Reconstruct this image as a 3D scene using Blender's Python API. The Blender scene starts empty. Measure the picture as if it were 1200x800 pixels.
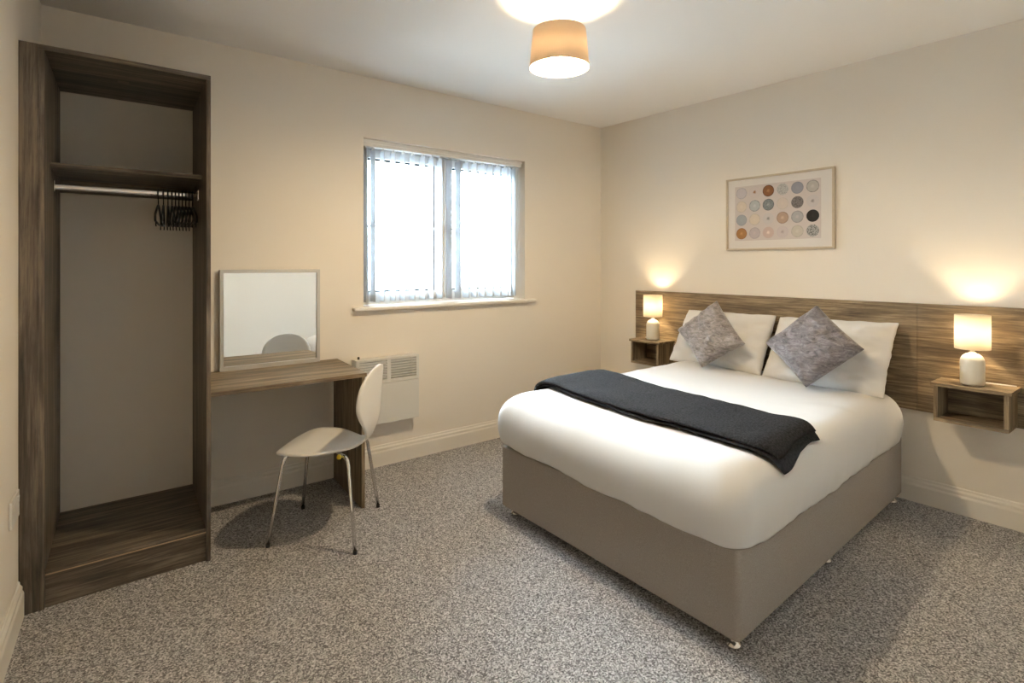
import bpy, bmesh, math, random
from mathutils import Vector, Matrix, noise
random.seed(7)
scene = bpy.context.scene
COL = scene.collection

# ------------------------------------------------------------------ camera
TH = 0.9036
cam_d = bpy.data.cameras.new('camera')
cam_d.sensor_width = 36.0
cam_d.lens = 649.4 / 1200.0 * 36.0
cam_d.shift_y = -(400 - 309.25) / 1200.0
cam_d.clip_start = 0.02
cam = bpy.data.objects.new('camera', cam_d)
cam.location = (-3.6214, -3.3374, 1.30)
cam.rotation_euler = (math.pi / 2, 0, TH - math.pi / 2)
COL.objects.link(cam)
scene.camera = cam

# ------------------------------------------------------------------ world (bright overcast sky)
SKY_STRENGTH = 58.0
world = bpy.data.worlds.new('overcast_sky')
scene.world = world
world.use_nodes = True
bg = world.node_tree.nodes['Background']
wn = world.node_tree
w_tc = wn.nodes.new('ShaderNodeTexCoord'); w_sep = wn.nodes.new('ShaderNodeSeparateXYZ')
w_rmp = wn.nodes.new('ShaderNodeValToRGB')
wn.links.new(w_tc.outputs['Generated'], w_sep.inputs[0])
w_map = wn.nodes.new('ShaderNodeMapRange')
w_map.inputs['From Min'].default_value = -0.02; w_map.inputs['From Max'].default_value = 0.02
wn.links.new(w_sep.outputs['Z'], w_map.inputs['Value']); wn.links.new(w_map.outputs[0], w_rmp.inputs['Fac'])
w_rmp.color_ramp.elements[0].color = (0.17, 0.185, 0.20, 1)   # pale paving below the horizon
w_rmp.color_ramp.elements[1].color = (0.74, 0.87, 1.0, 1)     # overcast sky
wn.links.new(w_rmp.outputs['Color'], bg.inputs['Color'])
bg.inputs['Strength'].default_value = SKY_STRENGTH

# lamp powers (watts of radiant flux given off by each bulb) and colours
PENDANT_W = 43.0
TABLE_W = 5.0
WARM = (1.0, 0.77, 0.47)

vs = scene.view_settings
vs.view_transform = 'Standard'; vs.look = 'None'; vs.gamma = 1.0
vs.use_curve_mapping = False
vs.exposure = 0.72

# ================================================================== helpers
def lin(r, g, b):
    f = lambda c: (c / 255.0) / 12.92 if c / 255.0 <= 0.04045 else ((c / 255.0 + 0.055) / 1.055) ** 2.4
    return (f(r), f(g), f(b), 1.0)

def new_mat(name):
    m = bpy.data.materials.new(name); m.use_nodes = True
    nt = m.node_tree
    return m, nt, nt.nodes['Principled BSDF'], nt.nodes['Material Output']

def N(nt, kind, **kw):
    n = nt.nodes.new(kind)
    for k, v in kw.items(): setattr(n, k, v)
    return n

def plain(name, col, rough=0.5, metal=0.0, bump=0.0, bscale=200.0, spec=0.5, var=0.0, vscale=8.0):
    m, nt, p, out = new_mat(name)
    p.inputs['Base Color'].default_value = col
    p.inputs['Roughness'].default_value = rough
    p.inputs['Metallic'].default_value = metal
    p.inputs['Specular IOR Level'].default_value = spec
    tc = N(nt, 'ShaderNodeTexCoord')
    if bump:
        n = N(nt, 'ShaderNodeTexNoise'); n.inputs['Scale'].default_value = bscale
        n.inputs['Detail'].default_value = 3
        nt.links.new(tc.outputs['Object'], n.inputs['Vector'])
        b = N(nt, 'ShaderNodeBump'); b.inputs['Strength'].default_value = bump
        b.inputs['Distance'].default_value = 0.004
        nt.links.new(n.outputs['Fac'], b.inputs['Height'])
        nt.links.new(b.outputs['Normal'], p.inputs['Normal'])
    if var:
        n = N(nt, 'ShaderNodeTexNoise'); n.inputs['Scale'].default_value = vscale
        n.inputs['Detail'].default_value = 4
        nt.links.new(tc.outputs['Object'], n.inputs['Vector'])
        mx = N(nt, 'ShaderNodeMix', data_type='RGBA')
        mx.inputs['A'].default_value = tuple(c * (1 - var) for c in col[:3]) + (1,)
        mx.inputs['B'].default_value = tuple(min(1, c * (1 + var)) for c in col[:3]) + (1,)
        nt.links.new(n.outputs['Fac'], mx.inputs['Factor'])
        nt.links.new(mx.outputs['Result'], p.inputs['Base Color'])
    return m

def wood(name, axis, lo, mid, hi, rough=0.5):
    """weathered oak-effect board, grain along one axis"""
    m, nt, p, out = new_mat(name)
    tc = N(nt, 'ShaderNodeTexCoord')
    mp = N(nt, 'ShaderNodeMapping')
    s = [9.0, 9.0, 9.0]; s[axis] = 0.9
    mp.inputs['Scale'].default_value = s
    nt.links.new(tc.outputs['Object'], mp.inputs['Vector'])
    n1 = N(nt, 'ShaderNodeTexNoise'); n1.inputs['Scale'].default_value = 1.6
    n1.inputs['Detail'].default_value = 8; n1.inputs['Roughness'].default_value = 0.68
    n1.inputs['Distortion'].default_value = 0.6
    nt.links.new(mp.outputs['Vector'], n1.inputs['Vector'])
    mp2 = N(nt, 'ShaderNodeMapping')
    s2 = [70.0, 70.0, 70.0]; s2[axis] = 2.2
    mp2.inputs['Scale'].default_value = s2
    nt.links.new(tc.outputs['Object'], mp2.inputs['Vector'])
    n2 = N(nt, 'ShaderNodeTexNoise'); n2.inputs['Scale'].default_value = 1.4
    n2.inputs['Detail'].default_value = 5; n2.inputs['Roughness'].default_value = 0.7
    nt.links.new(mp2.outputs['Vector'], n2.inputs['Vector'])
    add = N(nt, 'ShaderNodeMath', operation='MULTIPLY_ADD')
    add.inputs[1].default_value = 0.56
    nt.links.new(n1.outputs['Fac'], add.inputs[0])
    mul = N(nt, 'ShaderNodeMath', operation='MULTIPLY'); mul.inputs[1].default_value = 0.48
    nt.links.new(n2.outputs['Fac'], mul.inputs[0])
    nt.links.new(mul.outputs[0], add.inputs[2])
    r = N(nt, 'ShaderNodeValToRGB')
    e = r.color_ramp.elements
    e[0].position = 0.40; e[0].color = lo
    e[1].position = 0.63; e[1].color = hi
    k = e.new(0.51); k.color = mid
    nt.links.new(add.outputs[0], r.inputs['Fac'])
    # dark knots
    vo = N(nt, 'ShaderNodeTexVoronoi'); vo.inputs['Scale'].default_value = 0.42
    nt.links.new(mp.outputs['Vector'], vo.inputs['Vector'])
    kr = N(nt, 'ShaderNodeValToRGB')
    kr.color_ramp.elements[0].position = 0.02; kr.color_ramp.elements[0].color = (0.35, 0.33, 0.3, 1)
    kr.color_ramp.elements[1].position = 0.16; kr.color_ramp.elements[1].color = (1, 1, 1, 1)
    nt.links.new(vo.outputs['Distance'], kr.inputs['Fac'])
    mm = N(nt, 'ShaderNodeMix', data_type='RGBA', blend_type='MULTIPLY'); mm.inputs['Factor'].default_value = 0.8
    nt.links.new(r.outputs['Color'], mm.inputs['A']); nt.links.new(kr.outputs['Color'], mm.inputs['B'])
    nt.links.new(mm.outputs['Result'], p.inputs['Base Color'])
    b = N(nt, 'ShaderNodeBump'); b.inputs['Strength'].default_value = 0.25; b.inputs['Distance'].default_value = 0.002
    nt.links.new(add.outputs[0], b.inputs['Height']); nt.links.new(b.outputs['Normal'], p.inputs['Normal'])
    p.inputs['Roughness'].default_value = rough
    return m

def carpet_mat():
    m, nt, p, out = new_mat('grey_fleck_carpet')
    tc = N(nt, 'ShaderNodeTexCoord')
    nz = N(nt, 'ShaderNodeTexNoise'); nz.inputs['Scale'].default_value = 60
    nt.links.new(tc.outputs['Object'], nz.inputs['Vector'])
    mxv = N(nt, 'ShaderNodeMix', data_type='RGBA', blend_type='ADD'); mxv.inputs['Factor'].default_value = 0.012
    nt.links.new(tc.outputs['Object'], mxv.inputs['A']); nt.links.new(nz.outputs['Color'], mxv.inputs['B'])
    v = N(nt, 'ShaderNodeTexVoronoi'); v.inputs['Scale'].default_value = 230
    nt.links.new(mxv.outputs['Result'], v.inputs['Vector'])
    sep = N(nt, 'ShaderNodeSeparateColor')
    nt.links.new(v.outputs['Color'], sep.inputs['Color'])
    n3 = N(nt, 'ShaderNodeTexNoise'); n3.inputs['Scale'].default_value = 130; n3.inputs['Detail'].default_value = 3
    nt.links.new(tc.outputs['Object'], n3.inputs['Vector'])
    ad = N(nt, 'ShaderNodeMath', operation='MULTIPLY_ADD'); ad.inputs[1].default_value = 0.62
    nt.links.new(sep.outputs[0], ad.inputs[0])
    ml = N(nt, 'ShaderNodeMath', operation='MULTIPLY'); ml.inputs[1].default_value = 0.40
    nt.links.new(n3.outputs['Fac'], ml.inputs[0]); nt.links.new(ml.outputs[0], ad.inputs[2])
    r = N(nt, 'ShaderNodeValToRGB')
    e = r.color_ramp.elements
    e[0].position = 0.12; e[0].color = lin(78, 76, 77)
    e[1].position = 0.86; e[1].color = lin(230, 228, 227)
    k = e.new(0.38); k.color = lin(136, 133, 133)
    k = e.new(0.60); k.color = lin(182, 179, 178)
    nt.links.new(ad.outputs[0], r.inputs['Fac'])
    nt.links.new(r.outputs['Color'], p.inputs['Base Color'])
    p.inputs['Roughness'].default_value = 1.0
    p.inputs['Specular IOR Level'].default_value = 0.1
    b = N(nt, 'ShaderNodeBump'); b.inputs['Strength'].default_value = 0.55; b.inputs['Distance'].default_value = 0.006
    nt.links.new(v.outputs['Distance'], b.inputs['Height']); nt.links.new(b.outputs['Normal'], p.inputs['Normal'])
    return m

def weave_mat(name, c1, c2, scale, bump=0.4):
    m, nt, p, out = new_mat(name)
    tc = N(nt, 'ShaderNodeTexCoord')
    n = N(nt, 'ShaderNodeTexNoise'); n.inputs['Scale'].default_value = scale; n.inputs['Detail'].default_value = 4
    n.inputs['Roughness'].default_value = 0.75
    nt.links.new(tc.outputs['Object'], n.inputs['Vector'])
    r = N(nt, 'ShaderNodeValToRGB')
    r.color_ramp.elements[0].position = 0.3; r.color_ramp.elements[0].color = c1
    r.color_ramp.elements[1].position = 0.7; r.color_ramp.elements[1].color = c2
    nt.links.new(n.outputs['Fac'], r.inputs['Fac']); nt.links.new(r.outputs['Color'], p.inputs['Base Color'])
    b = N(nt, 'ShaderNodeBump'); b.inputs['Strength'].default_value = bump; b.inputs['Distance'].default_value = 0.003
    nt.links.new(n.outputs['Fac'], b.inputs['Height']); nt.links.new(b.outputs['Normal'], p.inputs['Normal'])
    p.inputs['Roughness'].default_value = 0.95; p.inputs['Specular IOR Level'].default_value = 0.15
    return m

def velvet_mat(name, lo, hi):
    m, nt, p, out = new_mat(name)
    tc = N(nt, 'ShaderNodeTexCoord')
    mp = N(nt, 'ShaderNodeMapping'); mp.inputs['Scale'].default_value = (18, 15, 34)
    mp.inputs['Rotation'].default_value = (0.5, 0.2, 0.3)
    nt.links.new(tc.outputs['Object'], mp.inputs['Vector'])
    n = N(nt, 'ShaderNodeTexNoise'); n.inputs['Scale'].default_value = 1.3; n.inputs['Detail'].default_value = 8
    n.inputs['Roughness'].default_value = 0.72; n.inputs['Distortion'].default_value = 1.2
    nt.links.new(mp.outputs['Vector'], n.inputs['Vector'])
    r = N(nt, 'ShaderNodeValToRGB')
    r.color_ramp.elements[0].position = 0.32; r.color_ramp.elements[0].color = lo
    r.color_ramp.elements[1].position = 0.66; r.color_ramp.elements[1].color = hi
    nt.links.new(n.outputs['Fac'], r.inputs['Fac']); nt.links.new(r.outputs['Color'], p.inputs['Base Color'])
    b = N(nt, 'ShaderNodeBump'); b.inputs['Strength'].default_value = 0.6; b.inputs['Distance'].default_value = 0.006
    nt.links.new(n.outputs['Fac'], b.inputs['Height']); nt.links.new(b.outputs['Normal'], p.inputs['Normal'])
    p.inputs['Roughness'].default_value = 0.7
    p.inputs['Sheen Weight'].default_value = 0.6; p.inputs['Sheen Roughness'].default_value = 0.35
    return m

def translucent_mat(name, dcol, tcol, fac):
    m, nt, p, out = new_mat(name)
    nt.nodes.remove(p)
    d = N(nt, 'ShaderNodeBsdfDiffuse'); d.inputs['Color'].default_value = dcol
    t = N(nt, 'ShaderNodeBsdfTranslucent'); t.inputs['Color'].default_value = tcol
    w = N(nt, 'ShaderNodeTexNoise'); w.inputs['Scale'].default_value = 900
    b = N(nt, 'ShaderNodeBump'); b.inputs['Strength'].default_value = 0.1; b.inputs['Distance'].default_value = 0.001
    nt.links.new(w.outputs['Fac'], b.inputs['Height']); nt.links.new(b.outputs['Normal'], d.inputs['Normal'])
    mx = N(nt, 'ShaderNodeMixShader'); mx.inputs['Fac'].default_value = fac
    nt.links.new(d.outputs[0], mx.inputs[1]); nt.links.new(t.outputs[0], mx.inputs[2])
    nt.links.new(mx.outputs[0], out.inputs['Surface'])
    return m

def glass_mat():
    m, nt, p, out = new_mat('window_glass'); nt.nodes.remove(p)
    t = N(nt, 'ShaderNodeBsdfTransparent'); t.inputs['Color'].default_value = (0.94, 0.97, 0.97, 1)
    g = N(nt, 'ShaderNodeBsdfGlossy'); g.inputs['Roughness'].default_value = 0.02
    f = N(nt, 'ShaderNodeFresnel'); f.inputs['IOR'].default_value = 1.45
    mx = N(nt, 'ShaderNodeMixShader')
    nt.links.new(f.outputs[0], mx.inputs['Fac'])
    nt.links.new(t.outputs[0], mx.inputs[1]); nt.links.new(g.outputs[0], mx.inputs[2])
    nt.links.new(mx.outputs[0], out.inputs['Surface'])
    return m

def emit_mat(name, col, strength):
    m, nt, p, out = new_mat(name)
    p.inputs['Base Color'].default_value = (0.8, 0.8, 0.8, 1)
    p.inputs['Emission Color'].default_value = tuple(col) + (1,)
    p.inputs['Emission Strength'].default_value = strength
    return m

# ---- mesh builders: all return (verts, faces) in world metres
class MB:
    def __init__(s): s.v = []; s.f = []
    def add(s, v, f):
        o = len(s.v); s.v += [Vector(p) for p in v]; s.f += [tuple(i + o for i in q) for q in f]; return s
    def box(s, x0, x1, y0, y1, z0, z1, shear=0.0):
        """shear: x shifts with y by this slope"""
        P = [(x + shear * y, y, z) for z in (z0, z1) for y in (y0, y1) for x in (x0, x1)]
        return s.add(P, [(0, 2, 3, 1), (4, 5, 7, 6), (0, 1, 5, 4), (2, 6, 7, 3), (0, 4, 6, 2), (1, 3, 7, 5)])
    def prism(s, pts, z0, z1):
        n = len(pts)
        P = [(x, y, z0) for x, y in pts] + [(x, y, z1) for x, y in pts]
        F = [tuple(range(n - 1, -1, -1)), tuple(range(n, 2 * n))]
        F += [(i, (i + 1) % n, n + (i + 1) % n, n + i) for i in range(n)]
        return s.add(P, F)
    def lathe(s, prof, c, n=32, closed=False):
        P = []; F = []
        m = len(prof)
        for r, z in prof:
            for i in range(n):
                a = 2 * math.pi * i / n
                P.append((c[0] + r * math.cos(a), c[1] + r * math.sin(a), c[2] + z))
        for j in range(m if closed else m - 1):
            k = (j + 1) % m
            for i in range(n):
                F.append((j * n + i, j * n + (i + 1) % n, k * n + (i + 1) % n, k * n + i))
        if not closed:
            if prof[0][0] > 1e-5: F.append(tuple(range(n - 1, -1, -1)))
            if prof[-1][0] > 1e-5: F.append(tuple((m - 1) * n + i for i in range(n)))
        return s.add(P, F)
    def tube(s, pts, r, n=10, rs=None, cap=True):
        pts = [Vector(p) for p in pts]; P = []; F = []
        up = None
        for i, p in enumerate(pts):
            t = (pts[min(i + 1, len(pts) - 1)] - pts[max(i - 1, 0)]).normalized()
            if up is None:
                up = Vector((0, 0, 1)) if abs(t.z) < 0.9 else Vector((1, 0, 0))
            a = t.cross(up).normalized(); b = a.cross(t).normalized(); up = b
            rr = rs[i] if rs else r
            for k in range(n):
                q = 2 * math.pi * k / n
                P.append(p + a * math.cos(q) * rr + b * math.sin(q) * rr)
        for i in range(len(pts) - 1):
            for k in range(n):
                F.append((i * n + k, i * n + (k + 1) % n, (i + 1) * n + (k + 1) % n, (i + 1) * n + k))
        if cap:
            F.append(tuple(range(n - 1, -1, -1))); F.append(tuple((len(pts) - 1) * n + k for k in range(n)))
        return s.add(P, F)
    def sphere(s, c, r, n=16, m=10, sz=1.0):
        return s.lathe([(max(1e-6, r * math.sin(math.pi * j / m)), -r * sz * math.cos(math.pi * j / m)) for j in range(m + 1)], c, n)

def set_props(o, label=None, cat=None, group=None, kind=None):
    if label: o['label'] = label
    if cat: o['category'] = cat
    if group: o['group'] = group
    if kind: o['kind'] = kind

def wpos(o):
    p = Vector((0, 0, 0))
    while o is not None:
        p += o.location; o = o.parent
    return p

def obj(name, mb, mat, parent=None, origin=None, bevel=0.0, smooth=False, subsurf=0, seg=2, solid=0.0, keep=False):
    """link one mesh object; vertices come in world metres"""
    o_w = wpos(parent) if parent is not None else Vector((0, 0, 0))
    org = Vector(origin) if origin is not None else o_w
    me = bpy.data.meshes.new(name)
    me.from_pydata([p - org for p in mb.v], [], mb.f)
    bm = bmesh.new(); bm.from_mesh(me)
    if not keep: bmesh.ops.remove_doubles(bm, verts=bm.verts, dist=1e-6)
    bmesh.ops.recalc_face_normals(bm, faces=bm.faces)
    bm.to_mesh(me); bm.free()
    me.materials.append(mat)
    o = bpy.data.objects.new(name, me); COL.objects.link(o)
    if parent is not None: o.parent = parent
    o.location = org - o_w
    if smooth:
        for f in me.polygons: f.use_smooth = True
    if solid:
        s = o.modifiers.new('thick', 'SOLIDIFY'); s.thickness = solid; s.offset = 0
    if bevel:
        b = o.modifiers.new('bevel', 'BEVEL'); b.width = bevel; b.segments = seg; b.limit_method = 'ANGLE'; b.angle_limit = 0.6
    if subsurf:
        b = o.modifiers.new('sub', 'SUBSURF'); b.levels = subsurf; b.render_levels = subsurf
    return o

def thing(name, label, cat, loc=(0, 0, 0), group=None, kind=None):
    o = bpy.data.objects.new(name, None); o.empty_display_size = 0.05
    o.location = loc; COL.objects.link(o)
    set_props(o, label, cat, group, kind)
    return o

def box(*a, **k): return MB().box(*a, **k)

# ================================================================== materials
M = {}
M['wall'] = plain('warm_white_emulsion', lin(240, 233, 222), 0.85, bump=0.03, bscale=350, spec=0.2)
M['ceiling'] = plain('white_ceiling_paint', lin(242, 240, 237), 0.9, bump=0.03, bscale=350, spec=0.2)
M['gloss'] = plain('white_satin_trim', lin(238, 232, 222), 0.4, bump=0.02, bscale=120)
M['carpet'] = carpet_mat()
LO, MID, HI = lin(44, 37, 31), lin(84, 73, 62), lin(134, 120, 103)
M['wood_x'] = wood('weathered_oak_x', 0, LO, MID, HI)
M['wood_y'] = wood('weathered_oak_y', 1, LO, MID, HI)
M['wood_z'] = wood('weathered_oak_z', 2, LO, MID, HI)
LO2, MID2, HI2 = lin(70, 57, 43), lin(122, 104, 80), lin(172, 153, 124)
M['hb_y'] = wood('headboard_oak_y', 1, LO2, MID2, HI2)
M['hb_x'] = wood('headboard_oak_x', 0, LO2, MID2, HI2)
M['hb_z'] = wood('headboard_oak_z', 2, LO2, MID2, HI2)
M['edge'] = plain('pale_edge_band', lin(176, 150, 118), 0.5, var=0.1, vscale=20)
M['chrome'] = plain('polished_chrome', (0.78, 0.78, 0.78, 1), 0.12, 1.0, bump=0.005)
M['steel'] = plain('brushed_steel', (0.55, 0.54, 0.52, 1), 0.3, 1.0, bump=0.03)
M['black'] = plain('black_plastic', lin(18, 18, 20), 0.4, bump=0.02)
M['upvc'] = plain('white_upvc', lin(236, 240, 243), 0.3, bump=0.01)
M['gasket'] = plain('dark_gasket', lin(40, 52, 62), 0.6, bump=0.03)
M['glass'] = glass_mat()
M['blind'] = translucent_mat('blind_fabric', lin(224, 227, 230), lin(224, 227, 230), 0.35)
M['white_plastic'] = plain('white_plastic', lin(235, 233, 228), 0.35, bump=0.01)
M['heater'] = plain('white_enamel_steel', lin(226, 224, 218), 0.4, bump=0.01)
M['slot'] = plain('dark_slot', lin(70, 66, 60), 0.7, bump=0.02)
M['chair'] = plain('white_lacquer_shell', lin(247, 244, 238), 0.3, bump=0.005)
M['yellow'] = plain('yellow_tag', lin(215, 185, 40), 0.5, bump=0.02)
M['mirror'] = plain('mirror_glass', (0.90, 0.92, 0.92, 1), 0.0, 1.0)
M['silver'] = plain('silver_frame', lin(205, 203, 200), 0.35, 0.3, bump=0.02)
M['divan'] = weave_mat('taupe_linen_weave', lin(138, 130, 122), lin(180, 171, 161), 420, 0.5)
M['linen'] = plain('white_cotton', lin(228, 227, 226), 0.9, bump=0.08, bscale=260, spec=0.15)
M['mattress'] = plain('mattress_ticking', lin(225, 222, 216), 0.9, bump=0.1, bscale=100, spec=0.15)
M['throw'] = weave_mat('charcoal_fleece', lin(14, 14, 15), lin(56, 55, 58), 110, 1.0)
M['velvet'] = velvet_mat('grey_crushed_velvet', lin(92, 86, 86), lin(178, 170, 168))
M['velvet2'] = velvet_mat('slate_crushed_velvet', lin(72, 69, 74), lin(152, 146, 150))
M['ceramic'] = plain('white_ceramic', lin(236, 230, 215), 0.3, bump=0.01)
M['shade_w'] = translucent_mat('white_lamp_fabric', lin(244, 238, 226), lin(250, 244, 232), 0.6)
M['shade_t'] = translucent_mat('taupe_lamp_fabric', lin(184, 166, 152), lin(238, 230, 222), 0.72)
M['lining'] = translucent_mat('white_shade_lining', lin(245, 240, 232), lin(246, 242, 235), 0.38)
M['mat_board'] = plain('white_mat_board', lin(226, 221, 216), 0.8, bump=0.02)
M['print'] = plain('pale_print_paper', lin(208, 198, 194), 0.8, bump=0.02, var=0.04, vscale=14)
M['pic_frame'] = plain('pale_wood_frame', lin(200, 184, 160), 0.45, bump=0.04, var=0.08, vscale=30)
M['sticker'] = plain('grey_sticker', lin(120, 110, 100), 0.7, bump=0.02)

def circle_mat(i, cen, mid, ring, pat=0.0):
    def mute(c):
        g = sum(c) / 3; return tuple(v * 0.72 + g * 0.28 for v in c)
    cen, mid, ring = mute(cen), mute(mid), mute(ring)
    m, nt, p, out = new_mat('print_circle_%d' % i)
    tc = N(nt, 'ShaderNodeTexCoord')
    ln = N(nt, 'ShaderNodeVectorMath', operation='LENGTH'); nt.links.new(tc.outputs['Object'], ln.inputs[0])
    dv = N(nt, 'ShaderNodeMath', operation='DIVIDE'); dv.inputs[1].default_value = 0.040
    nt.links.new(ln.outputs['Value'], dv.inputs[0])
    n = N(nt, 'ShaderNodeTexNoise'); n.inputs['Scale'].default_value = 60; n.inputs['Detail'].default_value = 3
    nt.links.new(tc.outputs['Object'], n.inputs['Vector'])
    ad = N(nt, 'ShaderNodeMath', operation='MULTIPLY_ADD'); ad.inputs[1].default_value = 0.35
    nt.links.new(n.outputs['Fac'], ad.inputs[0])
    sb = N(nt, 'ShaderNodeMath', operation='SUBTRACT'); sb.inputs[1].default_value = 0.175
    nt.links.new(dv.outputs[0], sb.inputs[0]); nt.links.new(sb.outputs[0], ad.inputs[2])
    r = N(nt, 'ShaderNodeValToRGB'); e = r.color_ramp.elements
    e[0].position = 0.12; e[0].color = lin(*cen)
    e[1].position = 0.97; e[1].color = lin(*ring)
    k = e.new(0.35); k.color = lin(*mid)
    k = e.new(0.8); k.color = lin(*mid)
    nt.links.new(ad.outputs[0], r.inputs['Fac'])
    last = r.outputs['Color']
    if pat:
        v = N(nt, 'ShaderNodeTexVoronoi'); v.inputs['Scale'].default_value = 150
        nt.links.new(tc.outputs['Object'], v.inputs['Vector'])
        rr = N(nt, 'ShaderNodeValToRGB'); rr.color_ramp.elements[0].position = 0.3; rr.color_ramp.elements[1].position = 0.5
        rr.color_ramp.elements[0].color = (1 - pat,) * 3 + (1,)
        rr.color_ramp.elements[1].color = (1, 1, 1, 1)
        nt.links.new(v.outputs['Distance'], rr.inputs['Fac'])
        mx = N(nt, 'ShaderNodeMix', data_type='RGBA', blend_type='MULTIPLY'); mx.inputs['Factor'].default_value = 1.0
        nt.links.new(last, mx.inputs['A']); nt.links.new(rr.outputs['Color'], mx.inputs['B'])
        last = mx.outputs['Result']
    nt.links.new(last, p.inputs['Base Color']); p.inputs['Roughness'].default_value = 0.8
    return m

# ================================================================== the room shell
H = 2.4912
YF = -3.62                      # wall behind the camera
LX0, LK = -3.745, 0.07          # left wall: x = LX0 + LK*y
def lx(y): return LX0 + LK * y
WX0, WX1, WZ0, WZ1 = -2.189, -0.865, 1.028, 2.102   # window opening
WT = 0.30

def struct(name, mb, mat, label, cat, **k):
    o = obj(name, mb, mat, **k); set_props(o, label, cat, kind='structure'); return o

struct('floor', box(-4.2, 0.12, YF - 0.1, 0.02, -0.08, 0.0), M['carpet'], 'grey flecked fitted carpet covering the bedroom floor', 'floor')
struct('ceiling', box(-4.2, 0.12, YF - 0.1, 0.3, H, H + 0.1), M['ceiling'], 'plain white painted ceiling with a lit glow round the pendant', 'ceiling')
wb = MB()
wb.box(-4.2, WX0, 0, WT, 0, H).box(WX1, 0.12, 0, WT, 0, H).box(WX0, WX1, 0, WT, WZ1, H).box(WX0, WX1, 0, WT, 0, WZ0 - 0.02)
struct('wall_back', wb, M['wall'], 'cream painted wall with the window and the desk against it', 'wall')
struct('wall_right', box(0, 0.12, YF - 0.1, 0, 0, H), M['wall'], 'cream painted wall behind the headboard and framed print', 'wall')
wl = MB().prism([(lx(0) - 0.12, 0.0), (lx(YF) - 0.12, YF), (lx(YF), YF), (lx(0), 0.0)], 0, H)
struct('wall_left', wl, M['wall'], 'narrow strip of cream wall beside the open wardrobe', 'wall')
struct('wall_front', box(-4.2, 0.12, YF - 0.1, YF, 0, H), M['wall'], 'plain pale wall facing the window, seen in the mirror', 'wall')

# skirting: profile (depth from wall, z)
SK = [(0.0, 0.0), (0.018, 0.0), (0.018, 0.088), (0.016, 0.094), (0.0135, 0.098), (0.0135, 0.112), (0.010, 0.117),
      (0.007, 0.121), (0.006, 0.130), (0.003, 0.134), (0.0, 0.134)]
def skirting(p0, p1, nrm):
    m = MB(); n = len(SK)
    P = [(p[0] + nrm[0] * d, p[1] + nrm[1] * d, z) for p in (p0, p1) for d, z in SK]
    F = [(i, (i + 1) % n, n + (i + 1) % n, n + i) for i in range(n)]
    F += [tuple(range(n)), tuple(range(2 * n - 1, n - 1, -1))]
    return m.add(P, F)
struct('baseboard_back', skirting((-3.115, 0), (-0.0, 0), (0, -1)), M['gloss'], 'white moulded skirting board under the window', 'skirting board')
struct('baseboard_right', skirting((0, -0.019), (0, YF), (-1, 0)), M['gloss'], 'white moulded skirting board below the headboard', 'skirting board')
struct('baseboard_left', skirting((lx(-0.616), -0.616), (lx(YF), YF), (1, 0)), M['gloss'], 'white moulded skirting board next to the wardrobe plinth', 'skirting board')

# ------------------------------------------------------------------ window
win = thing('window_1', 'white two-sash window with glazing bar and moulded sill', 'window', (-1.527, 0.13, WZ0), kind='structure')
FY0, FY1 = 0.135, 0.205
fr = MB()
fr.box(WX0, WX0 + 0.05, FY0, FY1, WZ0, WZ1).box(WX1 - 0.05, WX1, FY0, FY1, WZ0, WZ1)
fr.box(WX0 + 0.05, WX1 - 0.05, FY0, FY1, WZ1 - 0.05, WZ1).box(WX0 + 0.05, WX1 - 0.05, FY0, FY1, WZ0, WZ0 + 0.045)
fr.box(-1.556, -1.496, FY0, FY1, WZ0 + 0.045, WZ1 - 0.05)
obj('window_frame', fr, M['upvc'], win, bevel=0.003)
def sash(x0, x1, handle_side):
    z0, z1 = WZ0 + 0.032, WZ1 - 0.045
    w = 0.052; y0, y1 = 0.119, 0.165
    m = MB().box(x0, x0 + w, y0, y1, z0, z1).box(x1 - w, x1, y0, y1, z0, z1)
    m.box(x0 + w, x1 - w, y0, y1, z1 - w, z1).box(x0 + w, x1 - w, y0, y1, z0, z0 + w)
    s = obj('sash', m, M['upvc'], win, bevel=0.004)
    gx0, gx1, gz0, gz1 = x0 + w, x1 - w, z0 + w, z1 - w
    obj('pane', box(gx0, gx1, 0.150, 0.154, gz0, gz1), M['glass'], s)
    g = MB(); t = 0.012
    g.box(gx0, gx0 + t, 0.156, 0.170, gz0, gz1).box(gx1 - t, gx1, 0.156, 0.170, gz0, gz1)
    g.box(gx0 + t, gx1 - t, 0.156, 0.170, gz1 - t, gz1).box(gx0 + t, gx1 - t, 0.156, 0.170, gz0, gz0 + t)
    obj('gasket', g, M['gasket'], s)
    obj('glazing_bar', box(gx0, gx1, 0.140, 0.149, 1.545, 1.563), M['upvc'], s, bevel=0.002)
    hx = x0 + w / 2 if handle_side < 0 else x1 - w / 2
    hm = MB().box(hx - 0.014, hx + 0.014, 0.108, 0.119, 1.50, 1.575).box(hx - 0.009, hx + 0.009, 0.088, 0.108, 1.55, 1.568)
    hm.box(hx - 0.010, hx + 0.010, 0.080, 0.090, 1.435, 1.568)
    obj('handle', hm, M['white_plastic'], s, bevel=0.003)
sash(WX0 + 0.03, -1.535, 1)
sash(-1.517, WX1 - 0.03, -1)
sill = MB()
sill.box(WX0 + 0.001, WX1 - 0.001, 0.0, FY0 - 0.001, WZ0 - 0.022, WZ0)
sill.box(WX0 - 0.075, WX1 + 0.085, -0.045, 0.0, WZ0 - 0.022, WZ0)
obj('window_sill', sill, M['gloss'], win, bevel=0.006, seg=3)

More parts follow.
